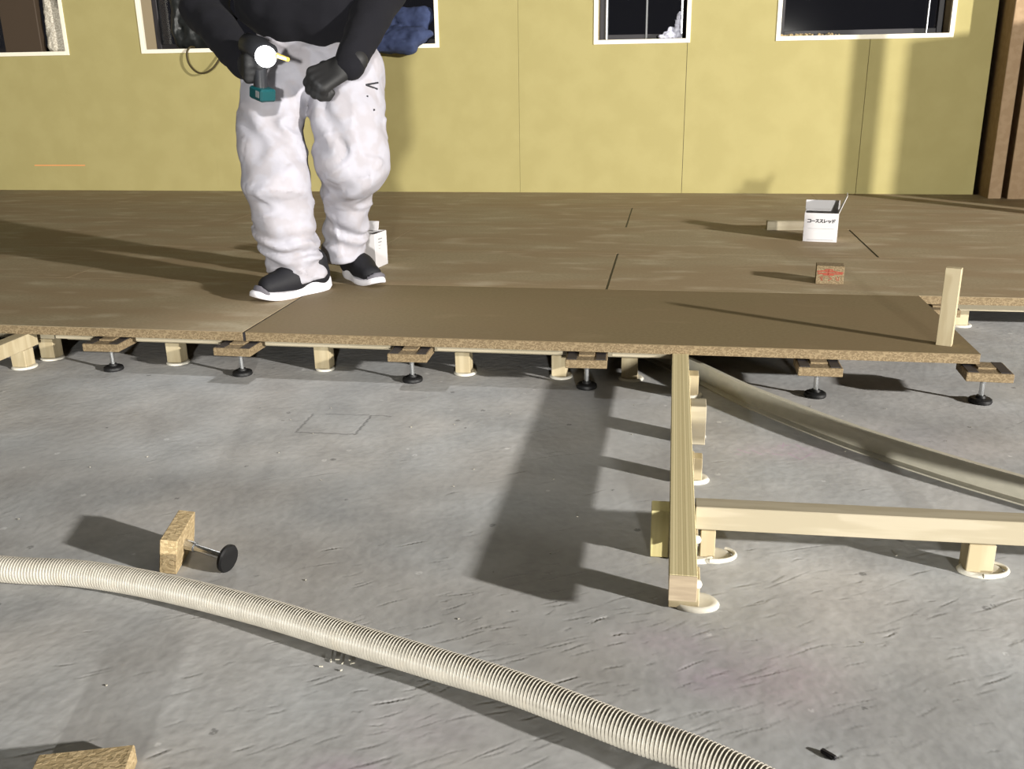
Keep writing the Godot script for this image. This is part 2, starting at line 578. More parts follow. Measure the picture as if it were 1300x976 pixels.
# ------------------------------------------------------------------ lights
func flood_lamp(label: String, at: Vector3, aim: Vector3, energy: float, color: Color, size: float, angle: float) -> void:
	var t := thing("work_lamp", label, "work lamp", Vector3(at.x, 0, at.z))
	var dir := (aim - at).normalized()
	var z := -dir
	var x := Vector3.UP.cross(z).normalized()
	var b := Basis(x, z.cross(x), z)
	var head := Vector3(0, at.y, 0)
	obj("housing", box_mesh(head + z * 0.09, Vector3(size * 2.0, size * 1.7, 0.1), 0.01, b), M.plastic_dark, t)
	obj("diffuser", box_mesh(head + z * 0.035, Vector3(size * 1.9, size * 1.6, 0.012), 0.002, b), M.lamp, t)
	var st := begin()
	rod(st, Vector3(0, 0.45, 0) + z * 0.1, head + z * 0.12 - Vector3(0, size * 0.8, 0), 0.018, 0.018)
	obj("mast", done(st), M.steel, t)
	for k in 3:
		var a := TAU * k / 3.0 + 0.3
		st = begin()
		rod(st, Vector3(0, 0.55, 0) + z * 0.1, Vector3(cos(a) * 0.5, 0.012, sin(a) * 0.5) + z * 0.1, 0.014, 0.014)
		obj("leg", done(st), M.steel, t)
	var l := SpotLight3D.new()
	l.light_energy = energy
	l.light_color = color
	l.light_size = size
	l.spot_range = 60.0
	l.spot_attenuation = 2.0
	l.spot_angle = angle
	l.spot_angle_attenuation = 0.5
	l.shadow_enabled = true
	put(l, "light", t)
	l.position = head + dir * 0.02
	l.basis = b

func _ready() -> void:
	# camera
	var cam := Camera3D.new()
	put(cam, "camera", self)
	cam.fov = rad_to_deg(2.0 * atan(488.0 / 1199.135))
	cam.near = 0.05
	cam.far = 100.0
	cam.transform = Transform3D(Basis(Vector3(0.98654577, -0.01527594, -0.16277005), Vector3(-0.03709822, 0.94873428, -0.31389009), Vector3(0.15922049, 0.31570542, 0.93540308)), Vector3(0, SLABCAM, 0))
	cam.current = true
	# night outside; exposure
	var env := Environment.new()
	env.background_mode = Environment.BG_COLOR
	env.background_color = Color8(30, 30, 34)
	env.tonemap_mode = Environment.TONE_MAPPER_LINEAR
	env.tonemap_exposure = 1.0
	env.sdfgi_enabled = true
	env.ssao_enabled = true
	env.ssil_enabled = true
	var we := WorldEnvironment.new()
	we.environment = env
	put(we, "environment", self)
	make_materials()
	# the site's work lamps
	flood_lamp("tall work lamp on a tripod off to the right of the platform", Vector3(8.1, 2.5, 1.75), Vector3(-0.3, 0.3, -2.6), 198.0, Color(1.0, 0.98, 0.95), 0.13, 40.0)
	flood_lamp("work lamp on a tripod far behind the camera", Vector3(1.9, 0.95, 8.6), Vector3(-0.4, 0.5, -4.0), 150.0, Color(1.0, 0.99, 0.96), 0.22, 34.0)
	setting()
	platform()
	timbers()
	pedestals()
	slab_things()
	platform_things()
	window_things()
	person()

# ------------------------------------------------------------------ the room
func setting() -> void:
	var floor_ := struct("floor")
	obj("slab", box_mesh(Vector3(2.0, -0.1, 1.5), Vector3(20.0, 0.2, 18.0), 0.0), M.slab, floor_)
	var cl := struct("ceiling")
	obj("slab", box_mesh(Vector3(2.0, 3.6, 1.5), Vector3(20.0, 0.2, 18.0), 0.0), M.plaster, cl)
	var wl := struct("wall_left")
	obj("face", box_mesh(Vector3(-7.9, 1.75, 1.5), Vector3(0.2, 3.9, 18.0), 0.0), M.plaster, wl)
	var wr := struct("wall_right")
	obj("face", box_mesh(Vector3(11.9, 1.75, 1.5), Vector3(0.2, 3.9, 18.0), 0.0), M.plaster, wr)
	var wf := struct("wall_front")
	obj("face", box_mesh(Vector3(2.0, 1.75, 10.4), Vector3(20.0, 3.9, 0.2), 0.0), M.plaster, wf)
	# back wall: boards in front of a core, with four openings
	var wb := struct("wall_back")
	var holes := [[-4.92, -3.52], [-3.06, -1.29], [-0.442, 0.066], [0.504, 1.374]]
	var y0 := 0.9
	var y1 := 2.1
	var core := begin()
	var xs := [-8.0]
	for h in holes:
		span(core, Vector3(xs[-1], 0, -5.56), Vector3(h[0], 3.55, WALLZ - 0.012), 0.0)
		span(core, Vector3(h[0], 0, -5.56), Vector3(h[1], y0, WALLZ - 0.012), 0.0)
		span(core, Vector3(h[0], y1, -5.56), Vector3(h[1], 3.55, WALLZ - 0.012), 0.0)
		xs.append(h[1])
	span(core, Vector3(1.374, 0, -5.56), Vector3(1.555, 3.55, WALLZ - 0.012), 0.0)
	span(core, Vector3(1.555, 0, -5.6), Vector3(12.0, 3.55, -5.54), 0.0)
	obj("core", done(core), M.plaster, wb)
	var edges := [-7.22, -6.31, -5.4, -4.49, -3.58, -2.67, -1.76, -0.85, 0.053, 0.975, 1.57]
	for i in edges.size() - 1:
		var a: float = edges[i] + (0.0012 if i > 7 else 0.0007 if i > 6 else 0.0001)
		var b: float = edges[i + 1] - (0.0012 if i > 6 else 0.0007 if i > 5 else 0.0001)
		var st := begin()
		span(st, Vector3(a, 0.0, WALLZ - 0.012), Vector3(b, y0, WALLZ), 0.0)
		span(st, Vector3(a, y1, WALLZ - 0.012), Vector3(b, 3.49, WALLZ), 0.0)
		var x := a
		for h in holes:                       # the piers between the windows
			if h[1] <= a or h[0] >= b:
				continue
			if h[0] > x:
				span(st, Vector3(x, y0, WALLZ - 0.012), Vector3(h[0], y1, WALLZ), 0.0)
			x = minf(h[1], b)
			if h[1] >= b:
				x = b
		if x < b:
			span(st, Vector3(x, y0, WALLZ - 0.012), Vector3(b, y1, WALLZ), 0.0)
		obj("board", done(st), M.wall, wb)
	# a laser level line painted as an orange strip on the boards at the far left
	var ln := obj("laser_line", box_mesh(Vector3(-3.70, 0.2665, WALLZ + 0.0008), Vector3(0.34, 0.005, 0.001), 0.0), M.orange, wb)
	ln.set_meta("label", "short orange strip painted as a laser line on the yellow wall")
	# windows
	for i in 4:
		var h: Array = holes[i]
		var w := struct("window_%d" % (i + 1))
		var st := begin()
		var t := 0.022
		for q in [[-5.398, WALLZ + 0.006, 0.0, t], [-5.55, -5.398, 0.001, t - 0.002]]:
			if q[2] > 0.0:
				st = begin()
			span(st, Vector3(h[0] + q[2], y0 + q[2], q[0]), Vector3(h[0] + q[3], y1 - q[2], q[1]), 0.001)
			span(st, Vector3(h[1] - q[3], y0 + q[2], q[0]), Vector3(h[1] - q[2], y1 - q[2], q[1]), 0.001)
			span(st, Vector3(h[0] + q[3], y0 + q[2], q[0]), Vector3(h[1] - q[3], y0 + q[3], q[1]), 0.001)
			span(st, Vector3(h[0] + q[3], y1 - q[3], q[0]), Vector3(h[1] - q[3], y1 - q[2], q[1]), 0.001)
			obj("lining" if q[2] > 0.0 else "frame", done(st), M.jamb if q[2] > 0.0 else M.frame, w)
		st = begin()
		span(st, Vector3(h[0] + t, y0 + t, -5.548), Vector3(h[0] + t + 0.03, y1 - t, -5.515), 0.002)
		span(st, Vector3(h[1] - t - 0.03, y0 + t, -5.548), Vector3(h[1] - t, y1 - t, -5.515), 0.002)
		span(st, Vector3(h[0] + t + 0.03, y0 + t, -5.548), Vector3(h[1] - t - 0.03, y0 + t + 0.03, -5.52), 0.002)
		span(st, Vector3(h[0] + t + 0.03, y1 - t - 0.03, -5.548), Vector3(h[1] - t - 0.03, y1 - t, -5.52), 0.002)
		obj("sash", done(st), M.sash, w)
		obj("pane", box_mesh(Vector3((h[0] + h[1]) * 0.5, (y0 + y1) * 0.5, -5.535), Vector3(h[1] - h[0] - 2.0 * t - 0.06, y1 - y0 - 2.0 * t - 0.06, 0.005), 0.0), M.glass, w)
		if i == 2:
			for q in [[-0.382, 0.014], [0.020, 0.014]]:
				obj("stile", box_mesh(Vector3(q[0], (y0 + y1) * 0.5, -5.508), Vector3(q[1], y1 - y0 - 0.05, 0.012), 0.004), M.alu, w)
			obj("mullion", box_mesh(Vector3(-0.168, (y0 + y1) * 0.5, -5.522), Vector3(0.010, y1 - y0 - 0.05, 0.02), 0.002), M.grey, w)
		if i == 3:
			obj("stile", box_mesh(Vector3(1.272, (y0 + y1) * 0.5, -5.508), Vector3(0.010, y1 - y0 - 0.05, 0.012), 0.003), M.alu, w)
		if i == 0 or i == 1:
			obj("mullion", box_mesh(Vector3((h[0] + h[1]) * 0.5, (y0 + y1) * 0.5, -5.522), Vector3(0.04, y1 - y0 - 0.05, 0.03), 0.002), M.sash, w)
	# the boxed-in column on the right, in two steps
	var col := struct("column")
	obj("flange", box_mesh(Vector3(1.628, 1.75, -5.37), Vector3(0.062, 3.5, 0.31), 0.003), M.column, col)
	obj("web", box_mesh(Vector3(1.672, 1.75, -5.45), Vector3(0.03, 3.5, 0.2), 0.0), M.column, col)
	obj("casing", box_mesh(Vector3(1.92, 1.75, -5.365), Vector3(0.47, 3.5, 0.33), 0.003), M.column, col)
	# a prop added out of view on the right to cast a wall shadow
	var blocker := thing("shade_post", "unseen round prop standing to the right of the column", "blocker", Vector3(2.02, PLAT, -4.33))
	var pst := begin()
	rod(pst, Vector3(0, 0.008, 0), Vector3(0, 3.37, 0), 0.05, 0.05)
	obj("pole", done(pst), M.brown, blocker)
	obj("base_plate", box_mesh(Vector3(0, 0.004, 0), Vector3(0.15, 0.008, 0.15), 0.001), M.brown, blocker)
	var cr := thing("shade_boards", "unseen boards added to shade the column and wall, right of the round prop", "boards", Vector3(2.52, PLAT, -4.28), deg_to_rad(44.0))  # boards out of view, added to shade the column and right wall
	for k in 5:
		obj("board", box_mesh(Vector3(0, 0.52, -0.06 + k * 0.027), Vector3(0.42, 1.04 - 0.01 * (k % 2), 0.025), 0.001), M.chip, cr)

# ------------------------------------------------------------------ the raised floor
func panel(parent: Node, x0: float, x1: float, z0: float, z1: float, clean: bool) -> void:
	var t := 0.025
	var c := Vector3((x0 + x1) * 0.5, 0, (z0 + z1) * 0.5)
	var o := obj("panel", box_mesh(Vector3(0, -t * 0.5 - 0.0006, 0), Vector3(x1 - x0 - 0.001, t - 0.0012, z0 - z1 - 0.001), 0.0005), M.chip, parent)
	o.position = Vector3(c.x, PLAT, c.z)
	obj("face", box_mesh(Vector3(0, -0.0006, 0), Vector3(x1 - x0, 0.0012, z0 - z1), 0.0003), M.top_clean if clean else M.top_dusty, o)

func platform() -> void:
	var f := struct("floor_raised")
	# one list of joints per row, from the open front edge back to the wall; gaps as wide as they are in the photograph
	var rows := [
		[-4.87, -2.997, -1.1266, 0.743],
		[-3.93, -2.061, -0.1916, 1.678, 3.55],
		[-4.87, -2.997, -1.1266, 0.743, 2.61, 4.48],
		[-5.8, -3.93, -2.061, -0.1916, 1.678, 3.55],
		[-4.87, -2.997, -1.1266, 0.743, 2.61, 4.48],
	]
	var wide := [[-1.1266, 0], [-0.1916, 1], [0.743, 2], [-0.1916, 3]]
	for r in rows.size():
		var z0 := FRONT - r * ROW - (0.0008 if r else 0.0)
		var z1 := maxf(FRONT - (r + 1) * ROW + 0.0008, WALLZ + 0.003)
		var J: Array = rows[r]
		for i in J.size() - 1:
			var g0 := 0.0006
			var g1 := 0.0006
			for w in wide:
				if w[1] == r:
					if absf(w[0] - J[i]) < 0.001: g0 = 0.0038
					if absf(w[0] - J[i + 1]) < 0.001: g1 = 0.0038
			panel(f, J[i] + g0, J[i + 1] - g1, z0, z1, r == 0 and i == 2)
	for w in wide:          # foam tape filling the open butt joints
		var zc: float = FRONT - (w[1] + 0.5) * ROW
		obj("joint_tape", box_mesh(Vector3(w[0], PLAT - 0.0135, zc), Vector3(0.0074, 0.022, ROW - 0.004), 0.0), M.sash, f)

func glue_pad(parent: Node, at: Vector3, rx: float, rz: float, h := 0.006) -> void:
	var st := begin()
	lathe(st, [Vector2(1.0, 0.0), Vector2(1.02, h * 0.35), Vector2(0.9, h), Vector2(0.72, h * 0.8), Vector2(0.0, h * 0.75)], 22, Transform3D(Basis.from_scale(Vector3(rx, 1, rz)), at), true)
	obj("glue_pad", done(st), M.glue, parent)

# a joist lying along x or z on short legs. legs: local offsets along it
func joist(label: String, at: Vector3, along_z: bool, length: float, wide: float, top: float, deep: float, legs: Array, beam_mat: Material, leg_mat: Material, group := "floor joists on short legs", leg_off := 0.0) -> Node3D:
	var t := thing("floor_joist", label, "joist", at, 0.0, group)
	var c := Vector3(0, top - deep * 0.5, -length * 0.5) if along_z else Vector3(length * 0.5, top - deep * 0.5, 0)
	obj("beam", box_mesh(c, Vector3(wide, deep, length) if along_z else Vector3(length, deep, wide), 0.0012), beam_mat, t)
	for l in legs:
		var p := Vector3(leg_off, 0, -l[0]) if along_z else Vector3(l[0], 0, leg_off)
		var leg := obj("leg", box_mesh(p + Vector3(0, (top - deep) * 0.5 + 0.002, 0), Vector3(l[1], top - deep - 0.004, 0.042), 0.0012), leg_mat, t)
		leg.set_meta("kind", "thing")
		glue_pad(t, p + Vector3(0.004, 0, 0.004), l[1] * 0.78, 0.034)
	return t

func timbers() -> void:
	# the long laminated bar coming towards the camera, with side blocks and legs
	var b := thing("floor_joist", "laminated timber bar running from under the platform edge towards the camera", "joist", Vector3(0.0365, 0, -1.205), 0.0, "floor joists on short legs")
	obj("beam", box_mesh(Vector3(0, 0.0745, -0.625), Vector3(0.040, 0.041, 1.25), 0.001), M.lvl, b)
	obj("end_grain", box_mesh(Vector3(0, 0.0745, 0.0012), Vector3(0.0396, 0.0405, 0.0024), 0.0008), M.ply, b)
	for l in [[-1.29, 0.046], [-1.44, 0.040], [-1.755, 0.042], [-1.99, 0.042], [-2.27, 0.042]]:
		var z: float = l[0] + 1.205
		obj("leg", box_mesh(Vector3(0.004, 0.0275, z), Vector3(0.046, 0.052, 0.038), 0.0012), M.wood_y, b)
		glue_pad(b, Vector3(0.022, 0, z + 0.002), 0.036, 0.026, 0.008)
	for l in [[-2.275, 0.026, 0.056, 0.045], [-1.965, 0.034, 0.088, 0.055], [-1.752, 0.022, 0.052, 0.03]]:
		obj("side_block", box_mesh(Vector3(0.0205 + l[1] * 0.5, l[2] * 0.5 + 0.001, l[0] + 1.205), Vector3(l[1], l[2], l[3]), 0.0012), M.wood_x if l[1] > 0.03 else M.wood_y, b)
	for l in [[0.024, 0.052, -1.40], [0.022, 0.05, -1.262]]:       # beads of glue where timbers meet
		var st := begin()
		lathe(st, [Vector2(0, -0.007), Vector2(0.007, -0.004), Vector2(0.008, 0), Vector2(0.006, 0.005), Vector2(0, 0.007)], 12, Transform3D(Basis(), Vector3(l[0], l[1], l[2] + 1.205)), true)
		obj("glue_bead", done(st), M.glue, b)
	# the joist that runs off to the right from it
	var j := thing("floor_joist", "pale timber joist on short legs leaving the frame on the right", "joist", Vector3(0.058, 0, -1.449), 0.02, "floor joists on short legs")
	obj("beam", box_mesh(Vector3(0.72, 0.0745, 0), Vector3(1.44, 0.041, 0.036), 0.0012), M.wood_x, j)
	for x in [0.022, 0.448, 0.95, 1.38]:
		obj("leg", box_mesh(Vector3(x, 0.027, 0.003), Vector3(0.024 if x < 0.1 else 0.041, 0.053, 0.036), 0.0012), M.wood_y, j)
		glue_pad(j, Vector3(x + 0.006, 0, 0.008), 0.036, 0.024, 0.007)
		var ring := begin()
		var pts := []
		for k in 14:
			var a := -0.9 + 2.6 * k / 13.0
			pts.append(Vector3(x + 0.008 + cos(a) * 0.038, 0.006, 0.008 + sin(a) * 0.025))
		tube(ring, pts, [0.004], 8)
		obj("glue_bead", done(ring), M.glue, j)
	var post := obj("end_post", box_mesh(Vector3(-0.0565, 0.0435, 0.002), Vector3(0.030, 0.085, 0.040), 0.0012), M.wood_dull, j)
	post.set_meta("label", "shaded end post on the far side of the bar")
	# joists under the platform
	var rail := joist("timber rail on short legs just under the platform's front edge", Vector3(-1.70, 0, -2.392), false, 1.72, 0.036, 0.0915, 0.030, [[0.325, 0.042], [1.162, 0.040], [1.423, 0.040], [1.608, 0.042]], M.wood_x, M.wood_y)
	for q in [[-1.70, -1.585], [-1.455, -1.20], [-1.075, -0.722], [-0.595, -0.262], [-0.135, 0.010]]:      # thin battens nailed on behind the panel edge, between the pedestals
		obj("batten", box_mesh(Vector3((q[0] + q[1]) * 0.5 + 1.70, 0.0845, 0.0535), Vector3(q[1] - q[0], 0.013, 0.026), 0.001), M.wood_x, rail)
	joist("timber joist coming out from under the platform's left end", Vector3(-1.795, 0, -1.55), true, 0.80, 0.040, 0.092, 0.040, [[0.75, 0.044], [0.15, 0.044]], M.wood_y, M.wood_y)
	joist("timber rail under the platform left of the first pedestal", Vector3(-3.6, 0, -2.392), false, 1.86, 0.036, 0.0915, 0.030, [[1.83, 0.046], [0.9, 0.042], [0.1, 0.042]], M.wood_x, M.wood_y)
	var blk := joist("pale timber post standing at the rail between second and third pedestals", Vector3(-0.931, 0, -2.37), true, 0.05, 0.044, 0.0915, 0.02, [[0.012, 0.042]], M.wood_x, M.wood_y)
	blk.get_node("glue_pad").scale = Vector3(0.8, 1, 0.8)
	joist("back timber joist in shadow under the second panel row", Vector3(-3.6, 0, -3.0), false, 5.2, 0.036, 0.0915, 0.030, [[1.0, 0.042], [2.2, 0.042], [3.3, 0.042], [4.4, 0.042], [5.0, 0.042]], M.wood_x, M.wood_y)
	joist("short timber joist end under the right panel behind the notch", Vector3(0.80, 0, -3.05), false, 0.9, 0.036, 0.0915, 0.030, [[0.1, 0.042], [0.8, 0.042]], M.wood_x, M.wood_y)
	joist("timber joist in the dark along the wall side of the platform", Vector3(-3.6, 0, -4.3), false, 6.2, 0.036, 0.0915, 0.030, [[1.0, 0.042], [3.0, 0.042], [5.0, 0.042]], M.wood_x, M.wood_y)

# ------------------------------------------------------------------ adjustable pedestals
func make_pedestal() -> Node3D:
	var t := thing("pedestal", "", "pedestal", Vector3.ZERO, 0.0, "adjustable pedestals along the platform edge")
	obj("plate", box_mesh(Vector3(0, 0.0765, 0.018), Vector3(0.104, 0.021, 0.098), 0.0012), M.chip, t)
	obj("spacer", box_mesh(Vector3(0, 0.0895, 0.012), Vector3(0.040, 0.005, 0.045), 0.0008), M.chip, t)
	for s in [-1, 1]:
		obj("shade_strip", box_mesh(Vector3(s * 0.036, 0.0878, 0.016), Vector3(0.024, 0.0016, 0.088), 0.0004), M.sash, t)  # dark strips painting the shade under the panel edge onto the plate
	var st := begin()
	rod(st, Vector3(0, 0.014, 0.018), Vector3(0, 0.066, 0.018), 0.0062, 0.0062)
	lathe(st, [Vector2(0.0062, 0.050), Vector2(0.0085, 0.052), Vector2(0.0085, 0.066), Vector2(0, 0.066)], 16, Transform3D(Basis(), Vector3(0, 0, 0.018)))
	obj("bolt", done(st), M.steel, t)
	st = begin()
	lathe(st, [Vector2(0, 0), Vector2(0.026, 0), Vector2(0.027, 0.003), Vector2(0.026, 0.009), Vector2(0.022, 0.0115), Vector2(0.012, 0.0125), Vector2(0.010, 0.018), Vector2(0, 0.018)], 24, Transform3D(Basis(), Vector3(0, 0, 0.018)))
	obj("rubber_foot", done(st), M.rubber, t)
	return t

func pedestals() -> void:
	var L := [
		[-1.520, 0.02, "pedestal with rubber foot nearest the left edge of the picture"],
		[-1.137, -0.02, "pedestal with rubber foot under the panel joint below the worker's shoe"],
		[-0.659, 0.03, "pedestal with rubber foot just right of the pale timber post"],
		[-0.198, 0.04, "pedestal with rubber foot standing in the wide shadow of the bar"],
		[0.369, 0.0, "pedestal with rubber foot right of the metal channel, first from the bar"],
		[0.753, -0.03, "pedestal with rubber foot under the free right corner of the platform"],
	]
	var first := make_pedestal()
	for i in L.size():
		var at := Vector3(L[i][0], 0, FRONT - 0.008)
		if i == 0:
			first.position = at
			first.rotation.y = L[i][1]
			first.set_meta("label", L[i][2])
		else:
			dup(first, "pedestal", at, L[i][1], L[i][2])
	dup(first, "pedestal", Vector3(0.80, 0, -2.945), 0.0, "pedestal half hidden behind the upright stick at the notch")
	# the one lying on its side behind the hose: plate on edge, bolt pointing right and towards the camera
	var t := thing("pedestal", "spare pedestal lying on its side behind the corrugated hose", "pedestal", Vector3(-0.797, 0, -1.310), 0.0, "")
	var tilt := Basis(Vector3.BACK, -0.16) * Basis(Vector3.UP, 0.20)
	var pc := Vector3(0.0, 0.0345, 0.0)
	obj("plate", box_mesh(pc, Vector3(0.028, 0.062, 0.104), 0.0012, tilt), M.chip_pale, t)
	var x := Vector3(0.96, -0.12, 0.22).normalized()          # along the bolt
	var s := begin()
	var tip := pc + x * 0.094
	rod(s, pc + x * 0.010, tip, 0.0062, 0.0062)
	rod(s, pc + x * 0.012, pc + x * 0.036, 0.0088, 0.0088)
	obj("bolt", done(s), M.steel, t)
	s = begin()
	var xf := along(tip - x * 0.004, tip + x * 0.02)
	lathe(s, [Vector2(0, 0), Vector2(0.009, 0), Vector2(0.011, 0.005), Vector2(0.019, 0.006), Vector2(0.023, 0.008), Vector2(0.024, 0.013), Vector2(0.022, 0.016), Vector2(0, 0.016)], 24, xf)
	obj("rubber_foot", done(s), M.rubber, t)

# ------------------------------------------------------------------ things on the slab
func slab_things() -> void:
	# corrugated hose
	var h := thing("corrugated_hose", "cream corrugated hose crossing the slab in the foreground", "hose", Vector3(-0.5, 0, -1.15))
	var way := curve([Vector3(-1.9, 0.023, -1.19), Vector3(-1.45, 0.023, -1.212), Vector3(-1.051, 0.023, -1.203), Vector3(-0.914, 0.023, -1.207), Vector3(-0.766, 0.024, -1.186), Vector3(-0.576, 0.026, -1.137), Vector3(-0.413, 0.028, -1.083), Vector3(-0.290, 0.030, -1.042), Vector3(-0.177, 0.031, -1.005), Vector3(-0.025, 0.032, -0.939), Vector3(0.087, 0.032, -0.893), Vector3(0.34, 0.031, -0.745), Vector3(0.6, 0.028, -0.62)], 60)
	# even steps, a ridge every 4 mm
	var pts := []
	var dist := 0.0
	var nxt := 0.0
	for i in way.size() - 1:
		var a: Vector3 = way[i]
		var b: Vector3 = way[i + 1]
		var l := a.distance_to(b)
		while nxt <= dist + l:
			pts.append(a.lerp(b, (nxt - dist) / l) - Vector3(-0.5, 0, -1.15))
			nxt += 0.00125
		dist += l
	var st := begin()
	tube(st, pts, [0.0178, 0.0215, 0.0215, 0.0178], 18)
	obj("wall", done(st), M.hose, h)
	# open metal channel running diagonally out from under the platform
	var ch := thing("metal_channel", "grey metal channel lying diagonally on the slab right of the bar", "channel", Vector3(0.3, 0, -2.1))
	var cp := curve([Vector3(-0.05, 0.0, -2.60), Vector3(0.088, 0, -2.40), Vector3(0.215, 0, -2.205), Vector3(0.385, 0, -1.997), Vector3(0.52, 0, -1.862), Vector3(0.664, 0, -1.741), Vector3(0.95, 0, -1.53)], 8)
	st = begin()
	# profile in (towards the camera, up): a C with its open side to the front
	var prof := [Vector2(0, 0), Vector2(0.024, 0), Vector2(0.024, 0.003), Vector2(0.003, 0.003), Vector2(0.003, 0.047), Vector2(0.012, 0.047), Vector2(0.012, 0.050), Vector2(0, 0.050)]
	var nor := [Vector2(0, -1), Vector2(1, 0), Vector2(0, 1), Vector2(1, 0), Vector2(0, -1), Vector2(1, 0), Vector2(0, 1), Vector2(-1, 0)]
	flat(st)
	for i in cp.size() - 1:
		var fr := []
		for q in [i, i + 1]:
			var d: Vector3 = (cp[mini(q + 1, cp.size() - 1)] - cp[maxi(q - 1, 0)]).normalized()
			fr.append(Vector3(-d.z, 0, d.x))       # to the front left
		for k in prof.size():
			var p: Vector2 = prof[k]
			var q: Vector2 = prof[(k + 1) % prof.size()]
			var o := Vector3(0.3, 0, -2.1)
			var a: Vector3 = cp[i] + fr[0] * p.x + Vector3(0, p.y, 0) - o
			var b: Vector3 = cp[i] + fr[0] * q.x + Vector3(0, q.y, 0) - o
			var c: Vector3 = cp[i + 1] + fr[1] * q.x + Vector3(0, q.y, 0) - o
			var e: Vector3 = cp[i + 1] + fr[1] * p.x + Vector3(0, p.y, 0) - o
			quad(st, a, b, c, e, fr[0] * nor[k].x + Vector3(0, nor[k].y, 0))
	obj("profile", done(st), M.duct, ch)
	# offcut at the bottom edge
	var oc := obj("board_offcut", box_mesh(Vector3(0, 0.0125, 0), Vector3(0.108, 0.025, 0.104), 0.0015), M.chip_pale)
	oc.position = Vector3(-0.640, 0, -0.776)
	oc.rotation.y = 0.31
	tag(oc, "square chipboard offcut lying flat at the bottom edge of the picture", "offcut")
	# bits on the slab
	var sp := obj("wood_splinter", box_mesh(Vector3(0, 0.003, 0), Vector3(0.020, 0.005, 0.006), 0.0012, Basis(Vector3.UP, -0.7)), M.sash)
	sp.position = Vector3(0.208, 0, -0.97)
	tag(sp, "small dark splinter on the slab right of the hose's near end", "splinter")
	rng.seed = 9
	var bits := begin()
	for k in 45:
		var c := Vector3(rng.randf_range(-1.2, 0.9), 0.0012, rng.randf_range(-2.25, -0.75))
		box(bits, c, Vector3(rng.randf_range(0.0015, 0.004), 0.0015, rng.randf_range(0.001, 0.0025)), 0.0004, Basis(Vector3.UP, rng.randf() * 3.0))
	for k in 8:
		box(bits, Vector3(-0.425 + rng.randfn(0, 0.02), 0.002, -1.062 + rng.randfn(0, 0.008)), Vector3(rng.randf_range(0.003, 0.007), 0.002, 0.002), 0.0005, Basis(Vector3.UP, rng.randf() * 3.0))
	var crumbs := obj("crumbs", done(bits), M.duct)
	tag(crumbs, "scattered crumbs of mortar and wood on the bare slab", "crumbs")
	crumbs.set_meta("kind", "stuff")

# ------------------------------------------------------------------ things on the platform
var GLYPHS := {
	"ko": [[0.08, 0.88, 0.9, 0.88], [0.9, 0.88, 0.9, 0.08], [0.05, 0.1, 0.9, 0.1]],
	"bar": [[0.05, 0.5, 0.95, 0.5]],
	"su": [[0.1, 0.88, 0.82, 0.88], [0.82, 0.88, 0.08, 0.05], [0.5, 0.42, 0.95, 0.05]],
	"re": [[0.2, 0.95, 0.2, 0.08], [0.2, 0.08, 0.95, 0.55]],
	"tsu": [[0.12, 0.62, 0.2, 0.42], [0.42, 0.68, 0.5, 0.46], [0.88, 0.66, 0.78, 0.36], [0.78, 0.36, 0.4, 0.06]],
	"do": [[0.25, 0.95, 0.25, 0.02], [0.25, 0.62, 0.78, 0.38], [0.62, 0.95, 0.7, 0.78], [0.82, 0.98, 0.9, 0.82]],
}

func lettering(word: Array, at: Vector3, across: Vector3, up: Vector3, size: float, thick: float) -> ArrayMesh:
	var st := begin()
	var n := across.cross(up).normalized()
	var x := 0.0
	for g in word:
		for s in GLYPHS[g]:
			stroke(st, at + across * (x + s[0]) * size + up * s[1] * size, at + across * (x + s[2]) * size + up * s[3] * size, thick, 0.0008, n)
		x += 1.12
	return done(st)

func carton(t: Node3D, w: float, h: float, d: float) -> void:
	var k := 0.0028
	var st := begin()
	span(st, Vector3(-w / 2, 0, -d), Vector3(w / 2, k, 0), 0.0006)
	span(st, Vector3(-w / 2, k, -k), Vector3(w / 2, h, 0), 0.0006)
	span(st, Vector3(-w / 2, k, -d), Vector3(w / 2, h, -d + k), 0.0006)
	span(st, Vector3(-w / 2, k, -d + k), Vector3(-w / 2 + k, h, -k), 0.0006)
	span(st, Vector3(w / 2 - k, k, -d + k), Vector3(w / 2, h, -k), 0.0006)
	obj("body", done(st), M.card, t)

